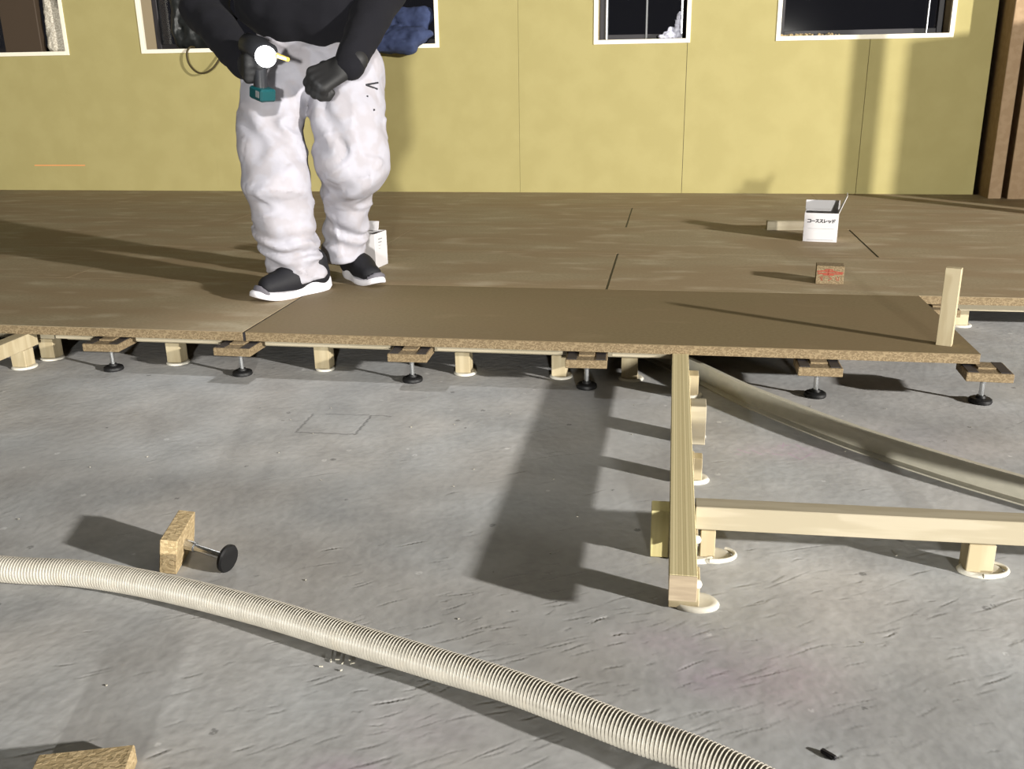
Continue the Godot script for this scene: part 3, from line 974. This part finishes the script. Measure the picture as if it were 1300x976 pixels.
func platform_things() -> void:
	# white carton with its lid flaps up
	var c := thing("carton", "open white carton with dark lettering beside the short pale timber", "carton", Vector3(0.581, PLAT, -3.852), deg_to_rad(-9.0), "white cartons on the platform")
	var w := 0.128
	var h := 0.112
	var d := 0.118
	carton(c, w, h, d)
	obj("flap", box_mesh(Vector3(0, h + 0.018, -d - 0.002), Vector3(w * 1.02, 0.036, 0.0028), 0.0008, Basis(Vector3.RIGHT, -0.2)), M.card, c)
	obj("flap", box_mesh(Vector3(w * 0.5 + 0.012, h + 0.033, -d * 0.5), Vector3(0.0028, 0.074, d * 0.9), 0.0008, Basis(Vector3.BACK, -0.36)), M.card, c)
	obj("lettering", lettering(["ko", "bar", "su", "su", "re", "tsu", "do"], Vector3(-0.051, h - 0.037, 0.0004), Vector3.RIGHT, Vector3.UP, 0.0135, 0.0030), M.ink, c)
	var st := begin()
	for y in [0.008, 0.052]:
		st = begin()
		stroke(st, Vector3(-0.048, y, 0.0003), Vector3(0.05, y, 0.0003), 0.0014 if y < 0.02 else 0.0007, 0.0006, Vector3.BACK)
		obj("printed_line", done(st), M.grey, c)
	# second carton behind the worker's left shoe
	var c2 := thing("carton", "open white carton standing right behind the worker's black shoe", "carton", Vector3(-1.072, PLAT, -3.185), deg_to_rad(-8.0), "white cartons on the platform")
	carton(c2, 0.102, 0.122, 0.10)
	obj("flap", box_mesh(Vector3(-0.012, 0.136, -0.098), Vector3(0.07, 0.034, 0.0028), 0.0008, Basis(Vector3.RIGHT, -0.3)), M.card, c2)
	obj("flap", box_mesh(Vector3(-0.05, 0.134, -0.05), Vector3(0.0028, 0.03, 0.08), 0.0008, Basis(Vector3.BACK, 0.3)), M.card, c2)
	st = begin()
	for i in 4:
		var y := 0.10 - i * 0.011
		stroke(st, Vector3(0.0514, y, -0.03), Vector3(0.0514, y - 0.001, -0.06 + i * 0.006), 0.0035 if i < 2 else 0.0015, 0.0006, Vector3.RIGHT)
	obj("printed_text", done(st), M.grey, c2).set_meta("kind", "stuff")
	st = begin()
	stroke(st, Vector3(-0.04, 0.012, 0.0003), Vector3(0.045, 0.012, 0.0003), 0.0014, 0.0006, Vector3.BACK)
	obj("printed_line", done(st), M.grey, c2)
	# short pale timber
	var s := obj("timber_offcut", box_mesh(Vector3(0, 0.019, 0), Vector3(0.26, 0.038, 0.034), 0.001), M.wood_x)
	s.position = Vector3(0.533, PLAT, -4.147)
	s.rotation.y = deg_to_rad(3.0)
	tag(s, "short pale timber lying behind the open white carton", "timber")
	# block stamped in red
	var b := thing("stamped_block", "small wooden block with a red stamp on its end", "block", Vector3(0.505, PLAT, -3.078), deg_to_rad(-6.0))
	obj("body", box_mesh(Vector3(0, 0.029, -0.02), Vector3(0.084, 0.058, 0.06), 0.0012), M.chip, b)
	st = begin()
	var z := 0.0103
	for q in [[-0.038, 0.040, -0.012, 0.043], [-0.012, 0.040, 0.014, 0.041], [0.014, 0.040, 0.038, 0.038], [-0.036, 0.034, 0.036, 0.034], [-0.015, 0.046, 0.008, 0.046], [-0.004, 0.048, -0.006, 0.031], [-0.02, 0.030, 0.010, 0.030], [-0.03, 0.024, -0.022, 0.012], [-0.022, 0.024, -0.026, 0.012], [-0.004, 0.025, 0.006, 0.018], [0.006, 0.018, -0.004, 0.012], [0.018, 0.024, 0.022, 0.012], [0.028, 0.024, 0.026, 0.012]]:
		stroke(st, Vector3(q[0], q[1], z), Vector3(q[2], q[3], z), 0.0042 if q[1] > 0.028 else 0.002, 0.0006, Vector3.BACK)
	obj("stamp", done(st), M.red_ink, b)
	# upright stick near the free corner
	var u := obj("upright_stick", box_mesh(Vector3(0, 0.0965, 0), Vector3(0.036, 0.193, 0.024), 0.001), M.wood_y)
	u.position = Vector3(0.678, PLAT, -2.388)
	u.rotation.y = deg_to_rad(-22.0)
	tag(u, "pale stick standing upright on the platform's right corner", "stick")

# ------------------------------------------------------------------ things in the windows
func window_things() -> void:
	# blue work jacket thrown over the sill
	var j := thing("work_jacket", "blue work jacket bundled over the window sill right of the worker", "jacket", Vector3(-1.46, 0.92, -5.40))
	var o := j.position
	var bones := [
		[Vector3(-1.66, 0.920, -5.322), Vector3(-1.44, 0.912, -5.322), 0.043, 0.042], [Vector3(-1.60, 0.968, -5.36), Vector3(-1.40, 0.965, -5.36), 0.045, 0.04],
		[Vector3(-1.42, 0.955, -5.345), Vector3(-1.335, 0.975, -5.36), 0.040, 0.022], [Vector3(-1.62, 1.06, -5.42), Vector3(-1.38, 1.065, -5.42), 0.058, 0.05],
		[Vector3(-1.70, 1.0, -5.42), Vector3(-1.68, 1.09, -5.42), 0.07, 0.06], [Vector3(-1.55, 1.0, -5.42), Vector3(-1.40, 1.0, -5.42), 0.05, 0.045],
	]
	obj("cloth", nets(bones, 0.008, 0.025, o, 0.014, fnl(61, 1.0, FastNoiseLite.TYPE_SIMPLEX_SMOOTH, 3), Vector3(9, 16, 14)), M.denim, j)
	# dark bag and board in the second window
	var bag := thing("plastic_bag", "black plastic bag slumped on the sill behind the worker's elbow", "bag", Vector3(-2.75, 0.922, -5.44))
	obj("film", nets([[Vector3(-2.84, 0.97, -5.465), Vector3(-2.60, 0.97, -5.465), 0.05, 0.05], [Vector3(-2.86, 1.02, -5.465), Vector3(-2.84, 1.24, -5.47), 0.045, 0.04], [Vector3(-2.78, 1.02, -5.465), Vector3(-2.80, 1.3, -5.47), 0.045, 0.035], [Vector3(-2.86, 1.2, -5.47), Vector3(-2.83, 1.5, -5.47), 0.04, 0.025]], 0.008, 0.03, bag.position, 0.014, fnl(62, 1.0, FastNoiseLite.TYPE_SIMPLEX_SMOOTH, 3), Vector3(14, 10, 14), [[Vector3(0, -1, 0), -0.9222], [Vector3(0, 0, -1), 5.512]]), M.black_bag, bag)
	# cable loop hanging off the sill
	var cb := thing("cable_loop", "thin dark cable hanging in a loop below the second window", "cable", Vector3(-2.68, 0.92, -5.34))
	var st := begin()
	var loop := curve([Vector3(-2.745, 0.929, -5.405), Vector3(-2.750, 0.930, -5.365), Vector3(-2.765, 0.90, -5.345), Vector3(-2.755, 0.842, -5.335), Vector3(-2.715, 0.797, -5.33), Vector3(-2.665, 0.788, -5.33), Vector3(-2.61, 0.815, -5.335), Vector3(-2.565, 0.87, -5.345), Vector3(-2.545, 0.915, -5.36), Vector3(-2.54, 0.93, -5.40)], 8)
	for i in loop.size():
		loop[i] -= cb.position
	tube(st, loop, [0.0055], 8)
	obj("cord", done(st), M.cable, cb)
	# pale sheet and dark cabinet in the first window
	var sh := thing("pale_sheet", "crumpled pale sheet hanging at the right side of the first window", "sheet", Vector3(-3.64, 0.922, -5.45))
	obj("cloth", nets([[Vector3(-3.63, 0.95, -5.45), Vector3(-3.63, 1.18, -5.45), 0.04, 0.035], [Vector3(-3.60, 0.95, -5.45), Vector3(-3.58, 1.15, -5.45), 0.035, 0.02], [Vector3(-3.665, 0.95, -5.45), Vector3(-3.65, 1.25, -5.45), 0.03, 0.03]], 0.007, 0.02, sh.position, 0.008, fnl(63, 1.0, FastNoiseLite.TYPE_SIMPLEX_SMOOTH, 3), Vector3(30, 18, 30), [[Vector3(0, -1, 0), -0.9222], [Vector3(0, 0, -1), 5.512]]), M.sheet, sh)
	var cb2 := thing("storage_box", "dark brown box standing in the first window left of the pale sheet", "box", Vector3(-3.84, 0.9225, -5.44))
	obj("body", box_mesh(Vector3(0, 0.3, 0), Vector3(0.24, 0.6, 0.05), 0.004), M.brown, cb2)
	# pale shape standing in for a bluish glow in the third window
	var fl := thing("painted_glow", "pale crumpled shape standing in for a bluish glow low in the third window", "painted glow", Vector3(-0.04, 0.9225, -5.44))
	obj("sheet", nets([[Vector3(-0.09, 0.935, -5.45), Vector3(0.0, 0.94, -5.45), 0.014, 0.022], [Vector3(-0.01, 0.94, -5.45), Vector3(0.008, 1.05, -5.455), 0.022, 0.010], [Vector3(-0.05, 0.94, -5.45), Vector3(-0.04, 0.975, -5.45), 0.02, 0.012]], 0.005, 0.015, fl.position, 0.010, fnl(64, 1.0, FastNoiseLite.TYPE_SIMPLEX_SMOOTH, 3), Vector3(40, 40, 40), [[Vector3(0, -1, 0), -0.9222], [Vector3(0, 0, -1), 5.500]]), M.film, fl)
	# wood chips along the fourth sill
	rng.seed = 31
	st = begin()
	for k in 60:
		var x := 0.53 + 0.30 * pow(rng.randf(), 1.3)
		var s := rng.randf_range(0.004, 0.012)
		box(st, Vector3(x, 0.922 + s * 0.45, -5.385 - rng.randf() * 0.03), Vector3(s, s, s), 0.001, Basis(Vector3(0.3, 1, 0.2).normalized(), rng.randf() * 3.0))
	var chips := obj("wood_chips", done(st), M.chip_pale)
	tag(chips, "pale wood chips scattered along the fourth window's sill", "wood chips")
	chips.set_meta("kind", "stuff")
	# something dark at the foot of the wall, cut by the left edge
	var bk := thing("bucket", "dark bucket at the foot of the wall on the far left", "bucket", Vector3(-4.19, PLAT, -5.24))
	st = begin()
	lathe(st, [Vector2(0, 0), Vector2(0.10, 0), Vector2(0.125, 0.19), Vector2(0.13, 0.19), Vector2(0.13, 0.20), Vector2(0.12, 0.20), Vector2(0.095, 0.01), Vector2(0, 0.01)], 24)
	obj("body", done(st), M.black_bag, bk)

# ------------------------------------------------------------------ the worker
func hand_bones(w: Vector3, x: Vector3, y: Vector3, z: Vector3, curl: Array, thumb: Array, s := 1.0) -> Array:
	var at := func(p: Vector3) -> Vector3: return w + (x * p.x + y * p.y + z * p.z) * s
	var out := []
	var zs := [0.030, 0.010, -0.010, -0.029]
	var ln := [0.070, 0.078, 0.072, 0.058]
	for i in 4:
		out.append([at.call(Vector3(0, 0, zs[i] * 0.55)), at.call(Vector3(0.082 - absf(i - 1.2) * 0.004, 0, zs[i])), 0.0175 * s, 0.0135 * s])
		var p := Vector3(0.082 - absf(i - 1.2) * 0.004, 0, zs[i])
		var a := 0.0
		for k in 3:
			a += deg_to_rad(curl[k] + (i - 1.5) * 3.0)
			var q: Vector3 = p + Vector3(cos(a), -sin(a), 0) * float(ln[i]) * [0.45, 0.31, 0.24][k]
			out.append([at.call(p), at.call(q), (0.0112 - 0.0008 * k) * s, (0.0104 - 0.0008 * k) * s])
			p = q
	var t0 := Vector3(0.018, -0.006, 0.024)
	for q in thumb:
		out.append([at.call(t0), at.call(q), 0.0135 * s, 0.0115 * s])
		t0 = q
	out.append([at.call(Vector3(-0.03, 0, 0)), at.call(Vector3(0.01, 0, 0)), 0.029 * s, 0.027 * s])
	return out

func shoe(person_: Node3D, heel: Vector3, toe: Vector3, called: String) -> void:
	var s := Node3D.new()
	put(s, called, person_)
	var d := toe - heel
	var L := d.length()
	s.position = heel - person_.position
	s.rotation.y = atan2(-d.z, d.x)
	var sc := L / 0.28
	var k := func(v: Vector3) -> Vector3: return v * sc
	var up := []
	for b in [[0.045, 0.055, 0, 0.05, 0.095, 0, 0.038, 0.040], [0.045, 0.052, 0, 0.14, 0.055, 0, 0.036, 0.040], [0.14, 0.055, 0.006, 0.215, 0.042, 0.012, 0.038, 0.029], [0.14, 0.05, -0.008, 0.225, 0.040, -0.006, 0.038, 0.027], [0.08, 0.085, 0, 0.15, 0.062, 0, 0.034, 0.030]]:
		up.append([k.call(Vector3(b[0], b[1], b[2])), k.call(Vector3(b[3], b[4], b[5])), b[6] * sc, b[7] * sc])
	obj("upper", nets(up, 0.005, 0.02, Vector3.ZERO, 0.0, null, Vector3.ONE, [[Vector3(0, -1, 0), -0.018]]), M.shoe, s)
	# sole: outline extruded, thick at the heel and turned up at the toe
	var st := begin()
	var n := 36
	var ring := func(inset: float, h: float) -> Array:
		var r := []
		for i in n:
			var a := TAU * i / n
			var x := 0.14 + 0.143 * cos(a)
			var wd := 0.040 + 0.010 * smoothstep(0.09, 0.2, x) - 0.004 * sin(clampf((x - 0.06) / 0.1, 0, 1) * PI)
			var zz := wd * signf(sin(a)) * pow(absf(sin(a)), 0.62)
			var lift := 0.016 * pow(clampf((x - 0.20) / 0.083, 0, 1), 2.0)
			var top := 0.021 + 0.026 * (1.0 - smoothstep(0.02, 0.16, x))
			r.append(k.call(Vector3(0.14 + (x - 0.14) * (1.0 - inset), lift + h * top, zz * (1.0 - inset))))
		return r
	var rings := [ring.call(0.06, 0.0), ring.call(0.0, 0.22), ring.call(0.02, 0.8), ring.call(0.07, 1.0)]
	st.set_smooth_group(2)
	for q in 3:
		for i in n:
			var i1 := (i + 1) % n
			quad(st, rings[q][i], rings[q][i1], rings[q + 1][i1], rings[q + 1][i], rings[q][i] - k.call(Vector3(0.14, 0.02, 0)))
	flat(st)
	for i in n:
		tri(st, k.call(Vector3(0.14, 0, 0)), rings[0][i], rings[0][(i + 1) % n], Vector3.DOWN)
		tri(st, k.call(Vector3(0.14, 0.03, 0)), rings[3][i], rings[3][(i + 1) % n], Vector3.UP)
	obj("sole", done(st), M.sole, s)
	obj("toe_cap", nets([[k.call(Vector3(0.222, 0.036, 0.018)), k.call(Vector3(0.232, 0.034, -0.016)), 0.029 * sc, 0.028 * sc], [k.call(Vector3(0.245, 0.033, 0)), k.call(Vector3(0.247, 0.032, 0)), 0.026 * sc, 0.025 * sc]], 0.005, 0.02, Vector3.ZERO, 0.0, null, Vector3.ONE, [[Vector3(0, -1, 0), -0.02], [Vector3(-0.8, 0.6, 0), -0.176 * sc]]), M.toe, s)

func person() -> void:
	var P := thing("person", "worker in white trousers and dark sweater bent over a driver on the platform", "person", Vector3(-1.1, PLAT, -2.88))
	var o := P.position
	var shR := Vector3(-1.285, 1.27, -2.87)
	var elR := Vector3(-1.408, 0.97, -2.86)
	var wrR := Vector3(-1.214, 0.806, -2.675)
	var shL := Vector3(-0.885, 1.27, -2.87)
	var elL := Vector3(-0.853, 1.0, -2.86)
	var wrL := Vector3(-0.902, 0.80, -2.675)
	var legR := [[Vector3(-1.212, 0.75, -2.88), 0.100], [Vector3(-1.216, 0.65, -2.83), 0.096], [Vector3(-1.190, 0.456, -2.77), 0.103], [Vector3(-1.180, 0.31, -2.79), 0.092], [Vector3(-1.160, 0.195, -2.80), 0.080], [Vector3(-1.158, 0.165, -2.80), 0.080]]
	var legL := [[Vector3(-0.990, 0.75, -2.92), 0.106], [Vector3(-0.986, 0.65, -2.88), 0.113], [Vector3(-0.977, 0.515, -2.86), 0.110], [Vector3(-1.020, 0.40, -2.93), 0.076], [Vector3(-1.050, 0.30, -2.97), 0.062], [Vector3(-1.068, 0.21, -2.99), 0.072]]
	# body: one surface inside the clothes; the head shows it
	var body := [
		[Vector3(-1.16, 0.82, -2.92), Vector3(-1.03, 0.82, -2.93), 0.075, 0.075], [Vector3(-1.09, 0.85, -2.92), Vector3(-1.09, 1.12, -2.87), 0.10, 0.11], [Vector3(-1.16, 1.17, -2.86), Vector3(-1.01, 1.17, -2.86), 0.10, 0.10],
		[shR, shL, 0.055, 0.055], [shR, elR, 0.048, 0.040], [elR, wrR, 0.040, 0.026], [shL, elL, 0.048, 0.040], [elL, wrL, 0.040, 0.026],
		[Vector3(-1.085, 1.28, -2.84), Vector3(-1.085, 1.42, -2.775), 0.055, 0.052],
		[Vector3(-1.085, 1.50, -2.77), Vector3(-1.085, 1.515, -2.735), 0.083, 0.085], [Vector3(-1.085, 1.455, -2.70), Vector3(-1.085, 1.435, -2.685), 0.060, 0.045],
		[Vector3(-1.085, 1.49, -2.655), Vector3(-1.085, 1.462, -2.628), 0.012, 0.014], [Vector3(-1.165, 1.49, -2.755), Vector3(-1.168, 1.465, -2.75), 0.016, 0.012], [Vector3(-1.005, 1.49, -2.755), Vector3(-1.002, 1.465, -2.75), 0.016, 0.012],
	]
	for L in [legR, legL]:
		for i in 5:
			body.append([L[i][0], L[i + 1][0], L[i][1] * 0.5, L[i + 1][1] * 0.42])
	obj("body", nets(body, 0.011, 0.03, o), M.skin, P)
	var st := begin()
	for s in [-1, 1]:
		st = begin()
		lathe(st, [Vector2(0, -0.006), Vector2(0.007, -0.003), Vector2(0.009, 0), Vector2(0.007, 0.003), Vector2(0, 0.006)], 12, Transform3D(Basis(), Vector3(-1.085 + s * 0.030, 1.488, -2.655) - o), true)
		obj("eye", done(st), M.hair, P)
	obj("mouth", box_mesh(Vector3(-1.085, 1.428, -2.640) - o, Vector3(0.042, 0.006, 0.01), 0.002), mat(Color8(150, 84, 76), 0.6), P)
	obj("hair", nets([[Vector3(-1.085, 1.525, -2.785), Vector3(-1.085, 1.54, -2.745), 0.088, 0.082], [Vector3(-1.085, 1.47, -2.82), Vector3(-1.085, 1.52, -2.80), 0.062, 0.075]], 0.009, 0.02, o, 0.004, fnl(70, 1.0), Vector3(60, 60, 60)), M.hair, P)
	# trousers
	cloth_noise = fnl(71, 1.0, FastNoiseLite.TYPE_SIMPLEX_SMOOTH, 2)
	var tr := [[Vector3(-1.19, 0.80, -2.91), Vector3(-1.0, 0.80, -2.93), 0.112, 0.112], [Vector3(-1.15, 0.87, -2.92), Vector3(-1.03, 0.87, -2.93), 0.112, 0.112]]
	for L in [legR, legL]:
		for i in 5:
			tr.append([L[i][0], L[i + 1][0], L[i][1], L[i + 1][1]])
	var pants := obj("trousers", nets(tr, 0.007, 0.014, o, 0.016, null, Vector3.ONE, [[Vector3(0.1, -1, -0.12).normalized(), (Vector3(0.1, -1, -0.12).normalized()).dot(Vector3(-1.156, 0.158, -2.80))]], true), M.trousers, P)
	# hip pocket print: two strokes and two dots
	var mk := func(x: float, y: float) -> Vector3:
		var zz := -2.72
		while zz > -3.1 and bones_at(tr, Vector3(x, y, zz), 0.014) - folds(Vector3(x, y, zz)) > 0.001:
			zz -= 0.002
		return Vector3(x, y, zz) - o
	var q := [[-0.912, 0.742, -0.888, 0.747], [-0.912, 0.742, -0.888, 0.729], [-0.905, 0.712, -0.904, 0.708], [-0.886, 0.672, -0.885, 0.668]]
	for s in q:
		st = begin()
		tube(st, [mk.call(s[0], s[1]), mk.call((s[0] + s[2]) * 0.5, (s[1] + s[3]) * 0.5), mk.call(s[2], s[3])], [0.003], 6)
		obj("print_stroke", done(st), M.ink, pants)
	# sweater
	var sw := [
		[Vector3(-1.175, 1.005, -2.89), Vector3(-0.995, 1.0, -2.89), 0.138, 0.138], [Vector3(-1.18, 1.17, -2.86), Vector3(-0.99, 1.17, -2.86), 0.135, 0.135], [Vector3(-1.13, 0.96, -2.87), Vector3(-1.02, 0.955, -2.87), 0.112, 0.112],
		[shR, shL, 0.066, 0.066], [Vector3(-1.085, 1.30, -2.84), Vector3(-1.085, 1.375, -2.80), 0.075, 0.064],
		[shR, elR, 0.070, 0.066], [elR, wrR, 0.066, 0.043], [shL, elL, 0.070, 0.066], [elL, wrL, 0.066, 0.043],
	]
	obj("sweater", nets(sw, 0.0085, 0.02, o, 0.008, fnl(72, 1.0, FastNoiseLite.TYPE_SIMPLEX_SMOOTH, 2), Vector3(9, 12, 9)), M.sweater, P)
	# gloves
	var gx := Vector3(0.52, -0.16, 0.84).normalized()
	var gy := (Vector3(-0.84, 0.05, 0.52) - gx * gx.dot(Vector3(-0.84, 0.05, 0.52))).normalized()
	var gz := gx.cross(gy).normalized()
	if gz.y < 0: gz = -gz
	obj("glove", nets(hand_bones(wrR + gx * 0.012, gx, gy, gz, [62, 78, 50], [Vector3(0.045, -0.022, 0.042), Vector3(0.078, -0.045, 0.040), Vector3(0.096, -0.062, 0.030)], 0.95), 0.0042, 0.010, o), M.glove, P)
	var hx := Vector3(-0.80, -0.42, 0.42).normalized()
	var hy := Vector3(-0.10, 0.55, 0.83)
	hy = (hy - hx * hx.dot(hy)).normalized()
	var hz := hx.cross(hy).normalized()
	if hz.y < 0: hz = -hz
	obj("glove", nets(hand_bones(wrL + hx * 0.012, hx, hy, hz, [55, 80, 55], [Vector3(0.042, -0.018, 0.045), Vector3(0.072, -0.034, 0.042), Vector3(0.095, -0.046, 0.030)], 1.14), 0.0042, 0.010, o), M.glove, P)
	shoe(P, Vector3(-1.082, PLAT, -2.868), Vector3(-1.245, PLAT, -2.640), "shoe")
	shoe(P, Vector3(-1.092, PLAT, -3.065), Vector3(-0.918, PLAT, -2.885), "shoe")
	# impact driver in the right hand
	var grip := wrR + gx * 0.098 - gy * 0.030
	var D := thing("impact_driver", "cordless impact driver with teal battery and a bright light held by the worker", "power tool", grip)
	var m := Vector3(0.80, -0.22, 0.56).normalized()          # along the bit
	var down := (gz * -1.0 - m * m.dot(gz * -1.0)).normalized()
	var hd := (down * 0.95 + m * 0.05).normalized()
	st = begin()
	lathe(st, [Vector2(0, 0), Vector2(0.024, 0.0), Vector2(0.031, 0.008), Vector2(0.032, 0.07), Vector2(0.027, 0.085), Vector2(0.024, 0.120), Vector2(0.015, 0.134), Vector2(0, 0.134)], 20, along(-down * 0.055 - m * 0.07, -down * 0.055 + m * 0.1), true)
	obj("motor_housing", done(st), M.plastic_dark, D)
	st = begin()
	tube(st, [-down * 0.035, Vector3.ZERO, hd * 0.05], [0.019, 0.017, 0.020], 14)
	obj("grip", done(st), M.plastic_dark, D)
	var bx := Basis(m, -down, m.cross(-down)).orthonormalized()
	var bt := obj("battery", box_mesh(hd * 0.062 + m * 0.010, Vector3(0.064, 0.034, 0.050), 0.005, bx), M.teal, D)
	obj("label", box_mesh(hd * 0.060 + m * 0.024 + bx.z * 0.025, Vector3(0.018, 0.018, 0.002), 0.0005, bx), M.grey, bt)
	st = begin()
	rod(st, -down * 0.055 + m * 0.062, -down * 0.055 + m * 0.086, 0.011, 0.009)
	obj("chuck", done(st), M.steel, D)
	st = begin()
	rod(st, -down * 0.055 + m * 0.085, -down * 0.055 + m * 0.135, 0.0065, 0.0055)
	obj("bit", done(st), M.yellow, D)
	var lp := -down * 0.045 + m * 0.05 + Vector3(0.0, 0.0, 0.030)
	st = begin()
	var ld := Vector3(0.35, -0.1, 0.93).normalized()
	lathe(st, [Vector2(0, 0), Vector2(0.026, 0), Vector2(0.028, 0.004), Vector2(0.022, 0.009), Vector2(0, 0.011)], 24, along(lp, lp + ld), true)
	obj("lamp_lens", done(st), M.led, D)
	var l := SpotLight3D.new()
	l.light_energy = 0.30
	l.light_size = 0.02
	l.spot_range = 30.0
	l.spot_attenuation = 2.0
	l.spot_angle = 64.0
	l.spot_angle_attenuation = 0.9
	l.shadow_enabled = true
	put(l, "light", D)
	l.position = lp + ld * 0.016
	l.basis = Basis.looking_at(Vector3(0.38, -0.82, 0.34).normalized())

var cloth_noise: FastNoiseLite
func folds(p: Vector3) -> float:       # how far trouser cloth stands out at a point
	var n := cloth_noise.get_noise_3d(p.x * 5.0, p.y * 6.0, p.z * 5.0)
	var n2 := cloth_noise.get_noise_3d(p.x * 3.0 + 9.0, p.y * 4.0, p.z * 3.0)
	var low := 1.0 - smoothstep(0.26, 0.40, p.y)
	var knee := exp(-pow((p.y - 0.43) / 0.05, 2.0))
	var high := smoothstep(0.50, 0.60, p.y)
	var d := 0.011 * n
	d += 0.0075 * low * sin(p.y * 88.0 + n2 * 7.0 + p.x * 16.0)
	d += 0.006 * knee * sin(p.y * 70.0 + n2 * 5.0 - p.x * 22.0)
	d += 0.005 * (1.0 - smoothstep(0.0, 0.10, absf(n2 + 0.25 * n - 0.05))) - 0.003 * (1.0 - smoothstep(0.0, 0.06, absf(n - 0.12)))
	d += 0.005 * high * sin(p.x * 62.0 + p.y * 14.0 + n2 * 6.0)
	return d

func bones_at(bones: Array, p: Vector3, k: float) -> float:
	var f := 1.0
	for b in bones:
		var a: Vector3 = b[0]
		var ba: Vector3 = b[1] - a
		var h := clampf((p - a).dot(ba) / maxf(ba.length_squared(), 1e-9), 0.0, 1.0)
		var d := (p - a - ba * h).length() - lerpf(b[2], b[3], h)
		var m := maxf(k - absf(f - d), 0.0)
		f = minf(f, d) - m * m * 0.25 / k
	return f
